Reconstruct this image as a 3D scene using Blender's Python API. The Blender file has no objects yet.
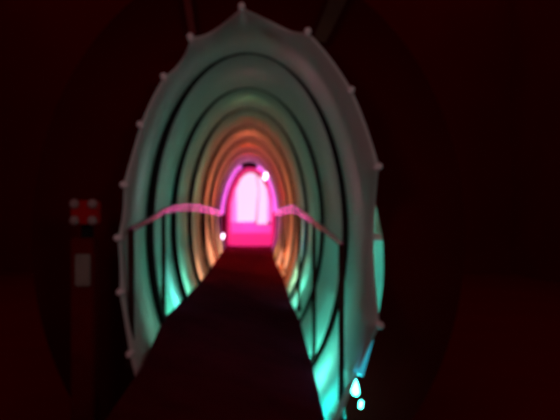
import bpy, bmesh, math
from mathutils import Vector, Matrix

sc = bpy.context.scene
C = sc.collection
PI = math.pi

# ---------------------------------------------------------------- camera
EYE = 2.0                       # lens height above the hall floor, metres
F = 700.0                       # focal length in pixels of a 560 wide frame
VX, VY = 249.0, 215.0           # where the tunnel's direction (+Y) vanishes
cd = bpy.data.cameras.new('camera')
cam = bpy.data.objects.new('camera', cd); C.objects.link(cam)
cam.location = (0, 0, EYE)
cam.rotation_euler = (PI/2, 0, 0)
cd.sensor_width = 36.0
cd.lens = F*36.0/560.0
cd.shift_x = (280-VX)/560.0
cd.shift_y = -(210-VY)/560.0
cd.clip_end = 200
cd.dof.use_dof = True           # the photograph is out of focus everywhere
cd.dof.focus_distance = 0.9
cd.dof.aperture_fstop = 6.2
sc.camera = cam

# ---------------------------------------------------------------- world, lamps, exposure
sc.view_settings.view_transform = 'Standard'
sc.view_settings.look = 'None'
sc.view_settings.exposure = 0.0
sc.view_settings.gamma = 1.0
sc.view_settings.use_curve_mapping = False
w = bpy.data.worlds.new('dim_red_hall'); sc.world = w
w.use_nodes = True
w.node_tree.nodes['Background'].inputs[0].default_value = (1.0, 0.02, 0.02, 1)
w.node_tree.nodes['Background'].inputs[1].default_value = 0.066

def zz(z): return z + EYE       # heights below are measured from the lens

def point_light(name, loc, col, power, r=0.06):
    l = bpy.data.lights.new(name, 'POINT'); l.color = col; l.energy = power; l.shadow_soft_size = r
    o = bpy.data.objects.new(name, l); C.objects.link(o); o.location = loc
    return o

def fill_spot(name, loc, target, col, power, size, r):
    l = bpy.data.lights.new(name, 'SPOT'); l.color = col; l.energy = power
    l.spot_size = math.radians(size); l.spot_blend = .6; l.shadow_soft_size = r
    o = bpy.data.objects.new(name, l); C.objects.link(o); o.location = loc
    d = Vector(target) - Vector(loc)
    o.rotation_euler = d.to_track_quat('-Z', 'Y').to_euler()
    return o

# two unseen fill spots added to brighten the tunnel mouth and its knobs
for lx, lc in ((-2.6, (1.0, .74, .78)), (2.6, (.82, 1.0, .94))):
    fill_spot('mouth_fill_spot', (lx, -1.5, zz(1.6)), (0.0, 4.6, zz(0.15)), lc, 80.0, 30, .7)

# tunnel tube: centre line and half axes along its length
AX = 0.765
def tube_c(y):
    t = min(y, 8.0)
    return (-0.015*max(0, min(1.0, y-4.2)) + 0.01*max(0, min(1, (y-9)/6)), -0.16 + 0.0225*(t-4))
def tube_b(y):
    return 1.36 + 0.14*max(0.0, min(1.0, (y-7)/4))
def tube_pt(y, deg, off=0.0):
    t = math.radians(deg); cx, cz = tube_c(y); b = tube_b(y)
    n = Vector((math.sin(t)/AX, 0, math.cos(t)/b)); n.normalize()
    return Vector((cx+AX*math.sin(t), y, zz(cz+b*math.cos(t)))) + n*off

point_light('doorway_fill', (0, 18.3, zz(-.15)), (1.0, .06, .50), 30.0, .15)  # unseen pink fill added to colour the rails and the far deck
# unseen lamps between the tunnel and its housing, coloured backlights plus added fill for collar and band tops: place along the tunnel, angle from the top, distance from the wall, light
LAMPS = [
    (4.95, 238, 0.36, 1.51, 3.52, 2.64),
    (4.75, 0, 0.36, 0.27, 0.00, 0.00),
    (4.8, 285, 0.36, 1.33, 1.79, 1.83),
    (4.8, 75, 0.36, 1.75, 0.39, 0.65),
    (4.9, 325, 0.36, 0.33, 0.26, 0.30),
    (4.9, 35, 0.36, 1.70, 0.50, 0.73),
    (4.35, 140, 0.11, 0.26, 17.32, 14.94),
    (4.95, 138, 0.17, 2.27, 19.49, 15.90),
    (5.5, 140, 0.17, 2.28, 30.19, 22.49),
    (6.15, 133, 0.17, 0.00, 1.33, 0.87),
    (5.9, 232, 0.17, 1.19, 20.54, 13.36),
    (6.5, 236, 0.17, 3.51, 27.45, 25.03),
    (7.6, 240, 0.17, 2.62, 13.18, 8.57),
    (8.3, 240, 0.17, 0.00, 0.00, 0.00),
    (7.5, 130, 0.17, 0.00, 0.00, 0.00),
    (8.3, 128, 0.17, 3.69, 32.44, 23.20),
    (6.15, 0, 0.36, 0.92, 0.21, 0.27),
    (6.15, 285, 0.36, 0.82, 0.49, 0.39),
    (6.15, 75, 0.36, 0.75, 0.60, 0.48),
    (7.9, 0, 0.36, 1.12, 1.49, 0.56),
    (7.9, 285, 0.36, 0.59, 0.00, 0.00),
    (7.9, 75, 0.36, 0.06, 0.00, 0.00),
    (9.6, 241, 0.17, 20.43, 7.57, 3.92),
    (9.6, 122, 0.17, 9.47, 19.79, 11.20),
    (10.6, 241, 0.17, 0.00, 0.00, 0.00),
    (10.6, 122, 0.17, 0.00, 0.00, 0.00),
    (12.2, 241, 0.17, 4.85, 2.16, 1.21),
    (12.2, 122, 0.17, 33.46, 14.92, 8.37),
    (14.3, 241, 0.17, 4.94, 0.00, 0.00),
    (14.3, 122, 0.17, 40.71, 15.18, 8.62),
    (16.6, 241, 0.17, 177.74, 79.98, 34.68),
    (16.6, 122, 0.17, 27.84, 12.53, 0.00),
    (10, 0, 0.36, 0.36, 0.12, 0.00),
    (12.2, 0, 0.36, 11.96, 2.09, 0.95),
    (14.3, 0, 0.36, 10.54, 0.52, 0.00),
    (16.6, 0, 0.36, 10.44, 0.30, 0.00),
    (10, 290, 0.36, 2.66, 3.51, 1.81),
    (10, 70, 0.36, 0.00, 0.00, 0.00),
    (12.2, 290, 0.36, 15.38, 2.81, 1.21),
    (12.2, 70, 0.36, 9.00, 1.62, 0.00),
    (15.3, 290, 0.36, 38.96, 4.61, 1.74),
    (15.3, 70, 0.36, 30.29, 0.15, 0.38),
    (9.5, 105, 0.36, 0.00, 0.43, 3.02),
    (9.5, 256, 0.36, 0.00, 0.00, 0.00),
    (11.3, 243, 0.17, 0.00, 0.00, 0.00),
    (11.3, 120, 0.17, 17.78, 1.92, 0.00),
    (13.2, 242, 0.17, 77.04, 27.09, 13.84),
    (13.2, 120, 0.17, 35.43, 3.85, 0.13),
]
for (y, deg, off, r, g, b_) in LAMPS:
    p = max(r, g, b_)
    if p > 0: point_light('tunnel_backlight_fill', tube_pt(y, deg, off), (r/p, g/p, b_/p), p, .08)

# ---------------------------------------------------------------- materials
def mat(name, col, rough=.6, metal=0.0, emit=None, strength=0.0, spec=.5, noise=0.0, scale=8.0):
    m = bpy.data.materials.new(name); m.use_nodes = True
    nt = m.node_tree; b = nt.nodes['Principled BSDF']
    b.inputs['Base Color'].default_value = (*col, 1)
    b.inputs['Roughness'].default_value = rough
    b.inputs['Metallic'].default_value = metal
    b.inputs['Specular IOR Level'].default_value = spec
    if emit:
        b.inputs['Emission Color'].default_value = (*emit, 1)
        b.inputs['Emission Strength'].default_value = strength
    if noise:
        tc = nt.nodes.new('ShaderNodeTexCoord'); n = nt.nodes.new('ShaderNodeTexNoise')
        n.inputs['Scale'].default_value = scale
        r = nt.nodes.new('ShaderNodeValToRGB')
        r.color_ramp.elements[0].position = .3; r.color_ramp.elements[1].position = .7
        r.color_ramp.elements[0].color = (*[c*(1-noise) for c in col], 1)
        r.color_ramp.elements[1].color = (*[min(1, c*(1+noise)) for c in col], 1)
        nt.links.new(tc.outputs['Object'], n.inputs['Vector'])
        nt.links.new(n.outputs['Fac'], r.inputs['Fac'])
        nt.links.new(r.outputs['Color'], b.inputs['Base Color'])
    return m

def translucent(name, col, fac):
    m = bpy.data.materials.new(name); m.use_nodes = True
    nt = m.node_tree; nt.nodes.clear()
    o = nt.nodes.new('ShaderNodeOutputMaterial'); mx = nt.nodes.new('ShaderNodeMixShader')
    d = nt.nodes.new('ShaderNodeBsdfDiffuse'); t = nt.nodes.new('ShaderNodeBsdfTranslucent')
    tc = nt.nodes.new('ShaderNodeTexCoord'); n = nt.nodes.new('ShaderNodeTexNoise'); n.inputs['Scale'].default_value = 2.5
    r = nt.nodes.new('ShaderNodeValToRGB')
    r.color_ramp.elements[0].color = (*[c*.94 for c in col], 1); r.color_ramp.elements[1].color = (*col, 1)
    nt.links.new(tc.outputs['Object'], n.inputs['Vector']); nt.links.new(n.outputs['Fac'], r.inputs['Fac'])
    for s in (d, t): nt.links.new(r.outputs['Color'], s.inputs['Color'])
    mx.inputs[0].default_value = fac
    nt.links.new(d.outputs[0], mx.inputs[1]); nt.links.new(t.outputs[0], mx.inputs[2])
    nt.links.new(mx.outputs[0], o.inputs['Surface'])
    return m

M = dict(
    wall=mat('maroon_wall', (.26, .01, .01), .95, spec=.0, noise=.06, scale=.6),
    ground=mat('dark_floor', (.26, .01, .01), .95, spec=.0, noise=.06, scale=.8),
    white=translucent('milky_plastic', (.82, .82, .80), .45),
    rim=mat('black_rim', (.010, .008, .008), .7, spec=.2, noise=.2),
    plate=mat('dark_red_board', (.065, .0006, .0005), .95, spec=.0, noise=.1, scale=1.5),
    black=mat('black_board', (.012, .008, .008), .8, spec=.1, noise=.2),
    lining=mat('white_lining', (.55, .55, .54), .8, spec=.1, noise=.05),
    deck=mat('black_walkway', (.115, .006, .018), .85, spec=.0, noise=.2, scale=3),
    rail=mat('brushed_rail', (.64, .17, .46), .24, .9, noise=.08, scale=20),  # pink reflection of the doorway is put into the metal's colour
    post=mat('black_post', (.035, .005, .004), .5, spec=.2, noise=.15),
    knob=mat('pale_knob', (.85, .78, .80), .5, noise=.06, scale=20),
    socket=mat('dark_socket', (.03, .03, .03), .5, spec=.3, noise=.1),
    tealbulb=mat('teal_bulb', (.8, .9, .9), .4, emit=(.09, 1.0, .78), strength=13),
    cyan=mat('lit_cyan_glass', (.08, .55, .80), .25, emit=(.04, .62, .80), strength=.55),
    pinkbulb=mat('pink_white_bulb', (.9, .8, .9), .4, emit=(1.0, .75, .95), strength=5),
    panel=mat('backlit_white_panel', (.25, .2, .22), .4, emit=(1.0, .60, .88), strength=1.15),
    pinkglow=mat('pink_glow_tone', (.2, .03, .1), .4, emit=(.95, .022, .21), strength=.9),
    hotpink=mat('hot_pink_glow_tone', (.2, .04, .12), .4, emit=(1.0, .06, .48), strength=1.0),
    magenta=mat('backlit_magenta_panel', (.2, .05, .2), .4, emit=(1.0, .22, .72), strength=1.0),
    neon=mat('magenta_neon', (.2, .08, .2), .3, emit=(.92, .13, .82), strength=1.2),
    archred=mat('red_pink_arch', (.2, .03, .06), .4, emit=(1.0, .02, .20), strength=.72),
    maroon=mat('dark_maroon_board', (.20, .012, .03), .7, noise=.1),
    redsign=mat('red_sign_face', (.16, .001, .001), .8, spec=.1, emit=(1.0, .0, .004), strength=.022),
    redpaint=mat('dark_red_paint', (.11, .002, .002), .9, spec=.05, noise=.15),
    greypanel=mat('grey_brown_panel', (.20, .16, .13), .6, noise=.15),
    stud=mat('pale_stud', (.28, .19, .18), .5, noise=.1, scale=20),
    redstrap=mat('red_strap', (.13, .004, .004), .8, noise=.15),
    brownstrap=mat('brown_strap', (.055, .022, .006), .8, noise=.15),
)

# ---------------------------------------------------------------- mesh helpers
def obj(name, bm, m, parent=None, smooth=False):
    me = bpy.data.meshes.new(name)
    bmesh.ops.recalc_face_normals(bm, faces=bm.faces)
    for f in bm.faces: f.smooth = smooth
    bm.to_mesh(me); bm.free()
    for k in (m if isinstance(m, (list, tuple)) else [m]): me.materials.append(k)
    o = bpy.data.objects.new(name, me); C.objects.link(o)
    if parent:
        o.parent = parent
        o.matrix_parent_inverse = Matrix.Translation(-parent.location)
    return o

def thing(name, label, cat, loc=(0, 0, 0), group=None):
    o = bpy.data.objects.new(name, None); C.objects.link(o)
    o.location = loc; o.empty_display_size = .2
    tag(o, label, cat, group); return o

def tag(o, label, cat, group=None):
    o['label'] = label; o['category'] = cat
    if group: o['group'] = group
    return o

def box_bm(x0, x1, y0, y1, z0, z1, bev=0.0, bm=None):
    bm = bm or bmesh.new()
    r = bmesh.ops.create_cube(bm, size=1)
    for v in r['verts']:
        v.co = Vector(((x0+x1)/2+v.co.x*(x1-x0), (y0+y1)/2+v.co.y*(y1-y0), (z0+z1)/2+v.co.z*(z1-z0)))
    if bev:
        es = list({e for v in r['verts'] for e in v.link_edges})
        bmesh.ops.bevel(bm, geom=es, offset=bev, segments=2, affect='EDGES')
    return bm

def smooth_path(pts, n=8):
    P = [Vector(p) for p in pts]; out = []
    for i in range(len(P)-1):
        p0 = P[max(i-1, 0)]; p1 = P[i]; p2 = P[i+1]; p3 = P[min(i+2, len(P)-1)]
        for k in range(n):
            t = k/n
            out.append(.5*((2*p1)+(p2-p0)*t+(2*p0-5*p1+4*p2-p3)*t*t+(3*p1-p0-3*p2+p3)*t**3))
    out.append(P[-1]); return out

def tube_bm(path, r, seg=12, bm=None, radii=None):
    bm = bm or bmesh.new(); P = [Vector(p) for p in path]
    rings = []; up = None
    for i, p in enumerate(P):
        d = (P[min(i+1, len(P)-1)]-P[max(i-1, 0)]).normalized()
        if up is None:
            up = Vector((0, 0, 1)) if abs(d.z) < .9 else Vector((1, 0, 0))
        up = (up-d*up.dot(d)).normalized(); s = d.cross(up)
        rr = radii[i] if radii else r
        rings.append([bm.verts.new(p+up*math.cos(2*PI*k/seg)*rr+s*math.sin(2*PI*k/seg)*rr) for k in range(seg)])
    for a, b in zip(rings, rings[1:]):
        for k in range(seg): bm.faces.new((a[k], a[(k+1) % seg], b[(k+1) % seg], b[k]))
    bm.faces.new(rings[0]); bm.faces.new(rings[-1])
    return bm

def loop_solid(loops, close=True):
    """join closed rings of points one after another into a closed solid of revolution-like section"""
    bm = bmesh.new(); n = len(loops[0])
    V = [[bm.verts.new(p) for p in l] for l in loops]
    m = len(V)
    for i in range(m if close else m-1):
        a, b = V[i], V[(i+1) % m]
        for k in range(n): bm.faces.new((a[k], a[(k+1) % n], b[(k+1) % n], b[k]))
    return bm

NSEG = 144
def ring_pts(y, da, db=None, cxo=0.0):
    """ellipse of the tube at depth y, half axes changed by da, db; y may be a function of the angle"""
    db = da if db is None else db
    out = []
    for k in range(NSEG):
        deg = 360*k/NSEG; t = math.radians(deg)
        yy = y(deg) if callable(y) else y
        cx, cz = tube_c(yy); b = tube_b(yy)
        out.append(Vector((cx+cxo+(AX+da)*math.sin(t), yy, zz(cz+(b+db)*math.cos(t)))))
    return out

def at(u, v, y):               # the point at distance y seen in direction (u, v)
    return Vector(((u-VX)*y/F, y, EYE-(v-VY)*y/F))

def struct(o): o['kind'] = 'structure'; return o

# ---------------------------------------------------------------- the hall
struct(obj('floor', box_bm(-9, 9, -4, 24, -.1, 0), M['ground']))
struct(obj('wall_back', box_bm(-9, 9, 24, 24.2, 0, 10), M['wall']))
struct(obj('wall_left', box_bm(-9.2, -9, -4, 24.2, 0, 10), M['wall']))
struct(obj('wall_right', box_bm(9, 9.2, -4, 24.2, 0, 10), M['wall']))
struct(obj('ceiling_beam', box_bm(-9, 9, 4.4, 4.64, 6.0, 6.4), M['black']))

# ---------------------------------------------------------------- the tunnel
RY = [5.34, 7.0, 8.9, 11.2, 13.3, 15.3, 17.3]
tun = thing('oval_tunnel', 'tall oval tunnel of milky white bands and black rims glowing green, orange and pink', 'tunnel', (0, 4.4, 0))

# mouth collar, scalloped between its knobs: each tip and each dip of its edge lies on the tube's own wall
def tube_hit(u, v):
    lo, hi = 2.5, 8.0
    def inside(y):
        p = at(u, v, y); cx, cz = tube_c(y)
        return ((p.x-cx)/AX)**2+((p.z-zz(cz))/tube_b(y))**2 < 1
    for _ in range(50):
        mid = (lo+hi)/2
        if inside(mid): lo = mid
        else: hi = mid
    p = at(u, v, lo); cx, cz = tube_c(lo)
    return math.degrees(math.atan2((p.x-cx)/AX, (p.z-zz(cz))/tube_b(lo))) % 360, lo
EDGE = [  # tip, knob, dip that follows it clockwise
    ((241.5, 11), (241.5, 7), (283, 31)), ((307, 36), (307.5, 32), (331, 64)), ((349.5, 93), (350.5, 90.5), (363.5, 128)),
    ((375.5, 167), (378, 167), (370.5, 245)), ((376.5, 324), (379.5, 325), (360.5, 358)), ((343, 402), None, (325, 440)), ((300, 470), None, (249, 478)),
    ((199, 465), None, (170, 440)), ((146, 400), None, (139, 378)), ((133, 353), (130, 354), (128, 322)), ((123, 292), (120.5, 292), (123, 265)),
    ((121, 238), (118, 238), (126, 212)), ((126.5, 185), (124, 185), (135, 155)), ((143.5, 126), (140.5, 125), (155.5, 98)),
    ((166.5, 79), (163.8, 77), (182, 64)), ((193, 40), (190.5, 37.5), (214, 33.5))]
ctl = []
for tip, knob, dip in EDGE:
    ctl.append((*tube_hit(*tip), True)); ctl.append((*tube_hit(*dip), False))
ctl[0] = (ctl[0][0]-360 if ctl[0][0] > 180 else ctl[0][0], ctl[0][1], True)
tips = [c for c in ctl if c[2]] + [(ctl[0][0]+360, ctl[0][1], True)]
dips = [c for c in ctl if not c[2]]
def mo(deg):
    if deg > tips[-1][0]: deg -= 360
    if deg < tips[0][0]: deg += 360
    for a, b, d in zip(tips, tips[1:], dips):
        if a[0] <= deg <= b[0]:
            tm = (d[0]-a[0])/(b[0]-a[0]); tm = min(.75, max(.25, tm))
            t = (deg-a[0])/(b[0]-a[0])
            lin = a[1]+(b[1]-a[1])*t
            dip = d[1]-(a[1]+(b[1]-a[1])*tm)
            q = t/tm if t < tm else (1-t)/(1-tm)
            return lin+dip*(1-(1-q)**2.0)
    return tips[0][1]
col_bm = loop_solid([ring_pts(mo, 0), ring_pts(lambda d: (mo(d)+RY[0])/2, 0), ring_pts(RY[0]-.045, 0),
                     ring_pts(RY[0]-.045, .022), ring_pts(lambda d: (mo(d)+RY[0])/2, .022), ring_pts(mo, .022)])
collar = obj('mouth_collar', col_bm, M['white'], tun, True)
for tip, knob, dip in EDGE:
    if not knob: continue
    y = tube_hit(*tip)[1]-.01
    p = at(*knob, y); c = tube_c(y)
    n = Vector((p.x-c[0], 0, p.z-zz(c[1]))).normalized()
    bm = tube_bm([p-n*.030, p-n*.012, p+n*.006, p+n*.020, p+n*.028], .02, 14, radii=[.012, .020, .024, .018, .006])
    obj('rim_knob', bm, M['knob'], tun, True)
# bands and rims
ends = RY + [18.9]
for i in range(len(RY)):
    y0, y1 = ends[i]+.045, ends[i+1]-(.045 if i+1 < len(RY) else 0)
    ym = (y0+y1)/2
    bm = loop_solid([ring_pts(y0, 0), ring_pts(ym, 0), ring_pts(y1, 0), ring_pts(y1, .022), ring_pts(ym, .022), ring_pts(y0, .022)])
    obj('tunnel_band', bm, M['white'], tun, True)
for i, y in enumerate(RY):
    ti, tb = -.042, .004
    sh = .008
    bm = loop_solid([ring_pts(y-.045, ti, tb, sh), ring_pts(y+.045, ti, tb, sh), ring_pts(y+.045, .05), ring_pts(y-.045, .05)])
    obj('black_rim', bm, M['rim'], tun)
# stringers outside the bands, seen as soft bars through the milky plastic
for deg, y0, y1 in [(111, RY[0]+.05, RY[1]-.05), (107, RY[1]+.05, RY[2]-.05), (257, RY[0]+.05, RY[1]-.05), (258, RY[1]+.05, RY[2]-.05)]:
    a, b = tube_pt(y0, deg, .05), tube_pt(y1, deg, .05)
    obj('stringer', tube_bm([a, b], .026, 8), M['rim'], tun)
# unseen baffle added between tube and housing to shade the upper right gap from the lower lamps
a, b = tube_pt(4.66, 92, .03), tube_pt(4.66, 92, .60)
obj('light_baffle', box_bm(a.x, b.x, 5.35, 7.6, a.z-.006, a.z+.006), M['lining'], tun)
# outer housing: white inside, black outside, with a front plate around the mouth
def low(pts): return [Vector((p.x, p.y, max(p.z, .004))) for p in pts]   # flattened where it stands on the floor
def shell():
    bm = bmesh.new(); n = NSEG
    ys = [4.64, 8, 11, 15, 19.3]
    inn = [[bm.verts.new(p) for p in low(ring_pts(y, .62, .44))] for y in ys]
    out = [[bm.verts.new(p) for p in low(ring_pts(y, .66, .48))] for y in ys]
    for i in range(len(ys)-1):
        for k in range(n):
            f = bm.faces.new((inn[i][k], inn[i][(k+1) % n], inn[i+1][(k+1) % n], inn[i+1][k])); f.material_index = 0
            f = bm.faces.new((out[i][k], out[i][(k+1) % n], out[i+1][(k+1) % n], out[i+1][k])); f.material_index = 1
    for i in (0, -1):
        for k in range(n):
            f = bm.faces.new((inn[i][k], inn[i][(k+1) % n], out[i][(k+1) % n], out[i][k])); f.material_index = 1
    return bm
obj('outer_housing', shell(), [M['lining'], M['plate']], tun, True)
def plate(hole, y0, y1):
    o = lambda y: low(ring_pts(y, .66, .48))
    return loop_solid([[Vector((p.x, y0, p.z)) for p in hole], [Vector((p.x, y1, p.z)) for p in hole], o(y1), o(y0)])
hole = []
for k, p in enumerate(ring_pts(4.60, .024)):
    t = 2*PI*k/NSEG
    g = 0.0                                                    # the opening is wider low on the right
    HK = [(0, 0), (70, 0), (80, .06), (90, .102), (102, .125), (112, .130), (120, .06), (150, .04), (180, 0), (360, 0)]
    dg = math.degrees(t)
    for (d0, g0), (d1, g1) in zip(HK, HK[1:]):
        if d0 <= dg <= d1: g = g0+(g1-g0)*(dg-d0)/(d1-d0)
    hole.append(p+Vector((math.sin(t), 0, math.cos(t)))*g)
obj('front_plate', plate(hole, 4.60, 4.64), M['plate'], tun)
obj('back_plate', plate(ring_pts(18.9, -.02), 18.9, 18.94), M['black'], tun)

# ---------------------------------------------------------------- the walkway
wk = thing('walkway', 'dark walkway running down the middle of the glowing tunnel to the pink doorway', 'walkway', (0, 2.6, 0))
ST = [(2.7, -.60, -.86, .41, -1.26), (4.0, -.605, -.86, .434, -1.17), (5.34, -.655, -.80, .480, -1.14), (7.0, -.655, -.84, .505, -1.06),
      (9.0, -.640, -.88, .535, -1.09), (12.0, -.645, -.89, .565, -1.03), (15.0, -.635, -.875, .56, -1.0), (18.85, -.61, -.82, .60, -.86)]
bm = bmesh.new(); rows = []
for (y, xl, zl, xr, zr) in ST:
    rows.append([bm.verts.new((xl, y, zz(zl))), bm.verts.new((xr, y, zz(zr))), bm.verts.new((xr, y, zz(zr)-.07)), bm.verts.new((xl, y, zz(zl)-.07))])
for a, b in zip(rows, rows[1:]):
    for k in range(4): bm.faces.new((a[k], a[(k+1) % 4], b[(k+1) % 4], b[k]))
bm.faces.new(rows[0]); bm.faces.new(rows[-1])
obj('deck', bm, M['deck'], wk)
for x, z in ((-.5, -.96), (.32, -1.27)):
    obj('support_leg', box_bm(x-.05, x+.05, 2.9, 3.0, 0, zz(z), .008), M['black'], wk)

# handrails
def handrail(name, label, rail_pts, posts):
    r = thing(name, label, 'handrail', (rail_pts[0].x, rail_pts[0].y, zz(-1.2)))
    path = smooth_path(rail_pts); n = len(path)-1
    obj('rail', tube_bm(path, .016, 12, radii=[.010+.012*min(1, 1.5*i/n) for i in range(n+1)]), M['rail'], r, True)
    low_path = [p-Vector((0, 0, .014+.050*min(1, max(0, i/n-.25)*2.2))) for i, p in enumerate(path)][4:]
    obj('lower_rail', tube_bm(low_path, .014, 12, radii=[.008+.012*i/len(low_path) for i in range(len(low_path))]), M['rail'], r, True)
    for top, bot, rad in posts:
        p = obj('post', tube_bm([bot, top], rad, 12), M['post'], r, True)
        obj('base_flange', tube_bm([bot-Vector((0, 0, .03)), bot+Vector((0, 0, .03))], rad*1.6, 12), M['post'], p, True)
    return r
L = [at(131, 230, 4.2), at(132.5, 227.3, 4.25), at(150, 219, 4.8), at(163.5, 210.5, 5.6), at(178, 206, 6.9), at(194, 205.5, 8.8), at(207, 208, 11.5), at(216, 211, 14.5), at(221, 212, 16.6)]
def post(top, z, rad): return (top, Vector((top.x, top.y, zz(z))), rad)
handrail('handrail', 'handrail on the left, a pale rail that turns pink, on dark posts', L,
         [post(L[0], -.90, .020), post(L[3], -.83, .017), post(at(205, 207.5, 11.0), -.80, .016)])
R = [at(341.5, 245, 4.2), at(341, 242.5, 4.25), at(328, 232, 4.75), at(314, 221, 5.5), at(304, 213, 6.6), at(296, 207.5, 8.0), at(290.5, 207, 9.2), at(283, 209.5, 12.0), at(276, 212, 15.6)]
handrail('handrail', 'handrail on the right with the thickest dark post standing near the tunnel mouth', R,
         [post(R[0], -1.25, .017), post(R[3], -1.13, .016), post(at(299, 209.5, 7.4), -.99, .016), post(at(283.5, 209.3, 11.8), -.93, .016)])

# ---------------------------------------------------------------- the pink doorway at the far end
PY = 19.05
por = thing('glowing_doorway', 'small arched doorway glowing white and pink at the far end of the tunnel', 'doorway', (0, PY, zz(-.82)))
def slab(pts, y0, y1):
    bm = bmesh.new()
    a = [bm.verts.new((p.x, y0, p.z)) for p in pts]; b = [bm.verts.new((p.x, y1, p.z)) for p in pts]
    n = len(a)
    for k in range(n): bm.faces.new((a[k], a[(k+1) % n], b[(k+1) % n], b[k]))
    bm.faces.new(a); bm.faces.new(b)
    return bm
def pp(l): return [at(u, v, PY) for u, v in l]
obj('backboard', slab(pp([(221, 246), (221, 215), (224, 196), (231, 179), (240, 169), (250, 166), (260, 169), (269, 178), (275, 192), (277.5, 212), (277.5, 246)]), PY+.20, PY+.24), M['maroon'], por)
obj('side_screen', slab(pp([(231, 222), (231.5, 203), (235, 189), (238, 184), (238, 222)]), PY+.10, PY+.16), M['magenta'], por)
obj('side_screen', slab(pp([(266, 222), (265, 185), (268, 189), (271, 202), (271.5, 222)]), PY+.10, PY+.16), M['magenta'], por)
obj('bright_screen', slab(pp([(237, 222), (236.5, 190), (240, 180), (245, 174.5), (250, 172.5), (256, 174), (258.5, 190), (255.5, 221.5)]), PY+.02, PY+.08), M['panel'], por)
obj('bright_screen', slab(pp([(257, 224), (259.3, 190), (257.5, 175), (262, 179), (266, 188), (267.5, 200), (267, 224)]), PY+.02, PY+.08), M['panel'], por)
obj('lower_glow_top', slab(pp([(230, 233), (230, 222), (256, 222), (256, 224.5), (271, 224.5), (271, 233)]), PY+.02, PY+.08), M['hotpink'], por)  # pink light fading towards the foot, painted as two glowing tones
obj('lower_glow_foot', slab(pp([(228, 246), (228, 233), (272, 233), (272, 246)]), PY+.01, PY+.08), M['pinkglow'], por)
obj('inner_arch', tube_bm(smooth_path(pp([(228.5, 245), (229, 225), (229.5, 205), (233, 189), (239, 177), (245, 171), (250, 169.5), (257, 171), (264, 177), (270, 189), (273, 205), (273, 225), (273, 245)]), 5), .055, 12), M['archred'], por, True)
obj('neon_tube', tube_bm(smooth_path([p-Vector((0, .12, 0)) for p in pp([(222, 214), (223, 205), (226, 192), (231, 179.5), (236.5, 170.5), (241.5, 166.5)])], 6), .048, 12), M['neon'], por, True)
obj('neon_tube', tube_bm(smooth_path([p-Vector((0, .12, 0)) for p in pp([(257.5, 166.5), (263, 169.5), (269, 177), (273, 187), (275.5, 198), (276, 212)])], 6), .085, 12), M['neon'], por, True)
a = at(245.5, 162.5, PY); b = at(255.5, 167.5, PY)
obj('dark_clip', box_bm(a.x, b.x, PY-.22, PY-.02, b.z, a.z, .03), M['black'], por)

# ---------------------------------------------------------------- small lamps
def bulb(name, label, c, axis, L_, r, m):
    t = thing(name, label, 'lamp', c)
    ax = Vector(axis).normalized(); c = Vector(c)
    prof = [(-.5, .3), (-.44, .65), (-.3, .95), (-.1, 1), (.15, 1), (.33, .9), (.45, .6), (.5, .2)]
    obj('bulb', tube_bm([c+ax*L_*s for s, _ in prof], r, 16, radii=[r*k for _, k in prof]), m, t, True)
    obj('socket', tube_bm([c-ax*L_*.51, c-ax*L_*.78], r*.42, 12), M['socket'], t, True)
    return t
big = bulb('lamp_bulb', 'larger white-hot lamp at the lower right edge of the tunnel mouth', at(354, 386, 4.33), (.30, .1, -1), .125, .024, M['tealbulb'])
tp = smooth_path([at(358, 374, 4.17), at(364.5, 357, 4.20), at(371, 339, 4.22)])
obj('glass_tube', tube_bm(tp, .03, 14, radii=[.034-.021*i/(len(tp)-1) for i in range(len(tp))]), M['cyan'], big, True)
bulb('lamp_bulb', 'smaller bright lamp just below the larger one by the right edge of the tunnel mouth', at(361, 404.5, 4.33), (-.12, .1, -1), .050, .0115, M['tealbulb'])
bulb('lamp_bulb', 'tiny white lamp on the upper right of the pink doorway arch', at(266, 175.3, PY-.35), (.30, 0, .95), .25, .050, M['pinkbulb'])
bulb('lamp_bulb', 'tiny pinkish white lamp at the left foot of the pink doorway', at(221.3, 239, PY-.35), (.42, 0, .9), .30, .042, M['pinkbulb'])

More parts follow.
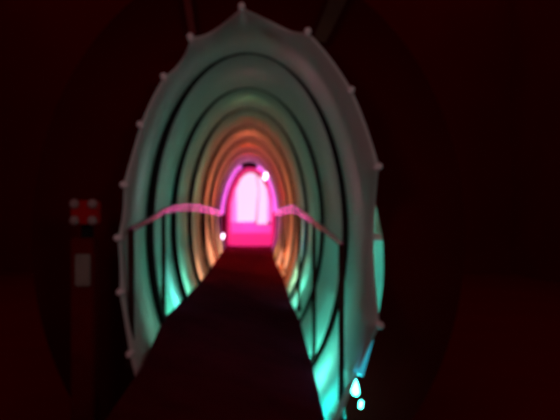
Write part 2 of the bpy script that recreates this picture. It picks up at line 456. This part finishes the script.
# ---------------------------------------------------------------- red signal pillar on the left
y = 4.05
pil = thing('signal_pillar', 'dim pillar left of the tunnel with a square red sign on top', 'pillar', (at(83, 300, y).x, y, 0))
a, b = at(70.5, 238, y), at(94, 430, y)
obj('column', box_bm(a.x, b.x, y, y+.16, 0, a.z, .01), M['redpaint'], pil)
a, b = at(75.5, 254, y), at(91, 286, y)
obj('grey_panel', box_bm(a.x, b.x, y-.02, y+.01, b.z, a.z, .006), M['greypanel'], pil)
a, b = at(79, 222, y), at(88, 240, y)
obj('neck', box_bm(a.x, b.x, y+.06, y+.14, b.z, a.z), M['black'], pil)
a, b = at(71.5, 200.5, y), at(96, 224, y)
sg = obj('sign_box', box_bm(a.x, b.x, y-.02, y+.13, b.z, a.z, .008), M['redsign'], pil)
for u in (74.5, 92.5):
    for v in (204, 220.5):
        q = at(u, v, y-.02)
        obj('corner_stud', tube_bm([q+Vector((0, .01, 0)), q-Vector((0, .012, 0)), q-Vector((0, .022, 0))], .02, 14, radii=[.029, .029, .016]), M['stud'], sg, True)

# ---------------------------------------------------------------- straps that hold the mouth from above
def strap(name, label, p0, p1, w0, w1, th, m):
    bm = bmesh.new(); rows = []
    for p, wd in ((p0, w0), (p1, w1)):
        rows.append([bm.verts.new(p+Vector((sx*wd/2, sy*th/2, 0))) for sx, sy in ((-1, -1), (1, -1), (1, 1), (-1, 1))])
    for k in range(4): bm.faces.new((rows[0][k], rows[0][(k+1) % 4], rows[1][(k+1) % 4], rows[1][k]))
    bm.faces.new(rows[0]); bm.faces.new(rows[1])
    t = obj(name, bm, m); tag(t, label, 'strap'); return t
q = at(193, 36, 4.55)
strap('hanging_strap', 'dim red strap coming down to the upper left of the tunnel mouth', Vector((-.80, 4.52, 6.0)), Vector((q.x, 4.52, q.z)), .10, .04, .03, M['redstrap'])
q = at(318, 44, 4.55)
strap('hanging_strap', 'dim brown strap coming down to the upper right of the tunnel mouth', Vector((1.75, 4.52, 6.0)), Vector((q.x, 4.52, q.z)), .34, .09, .03, M['brownstrap'])
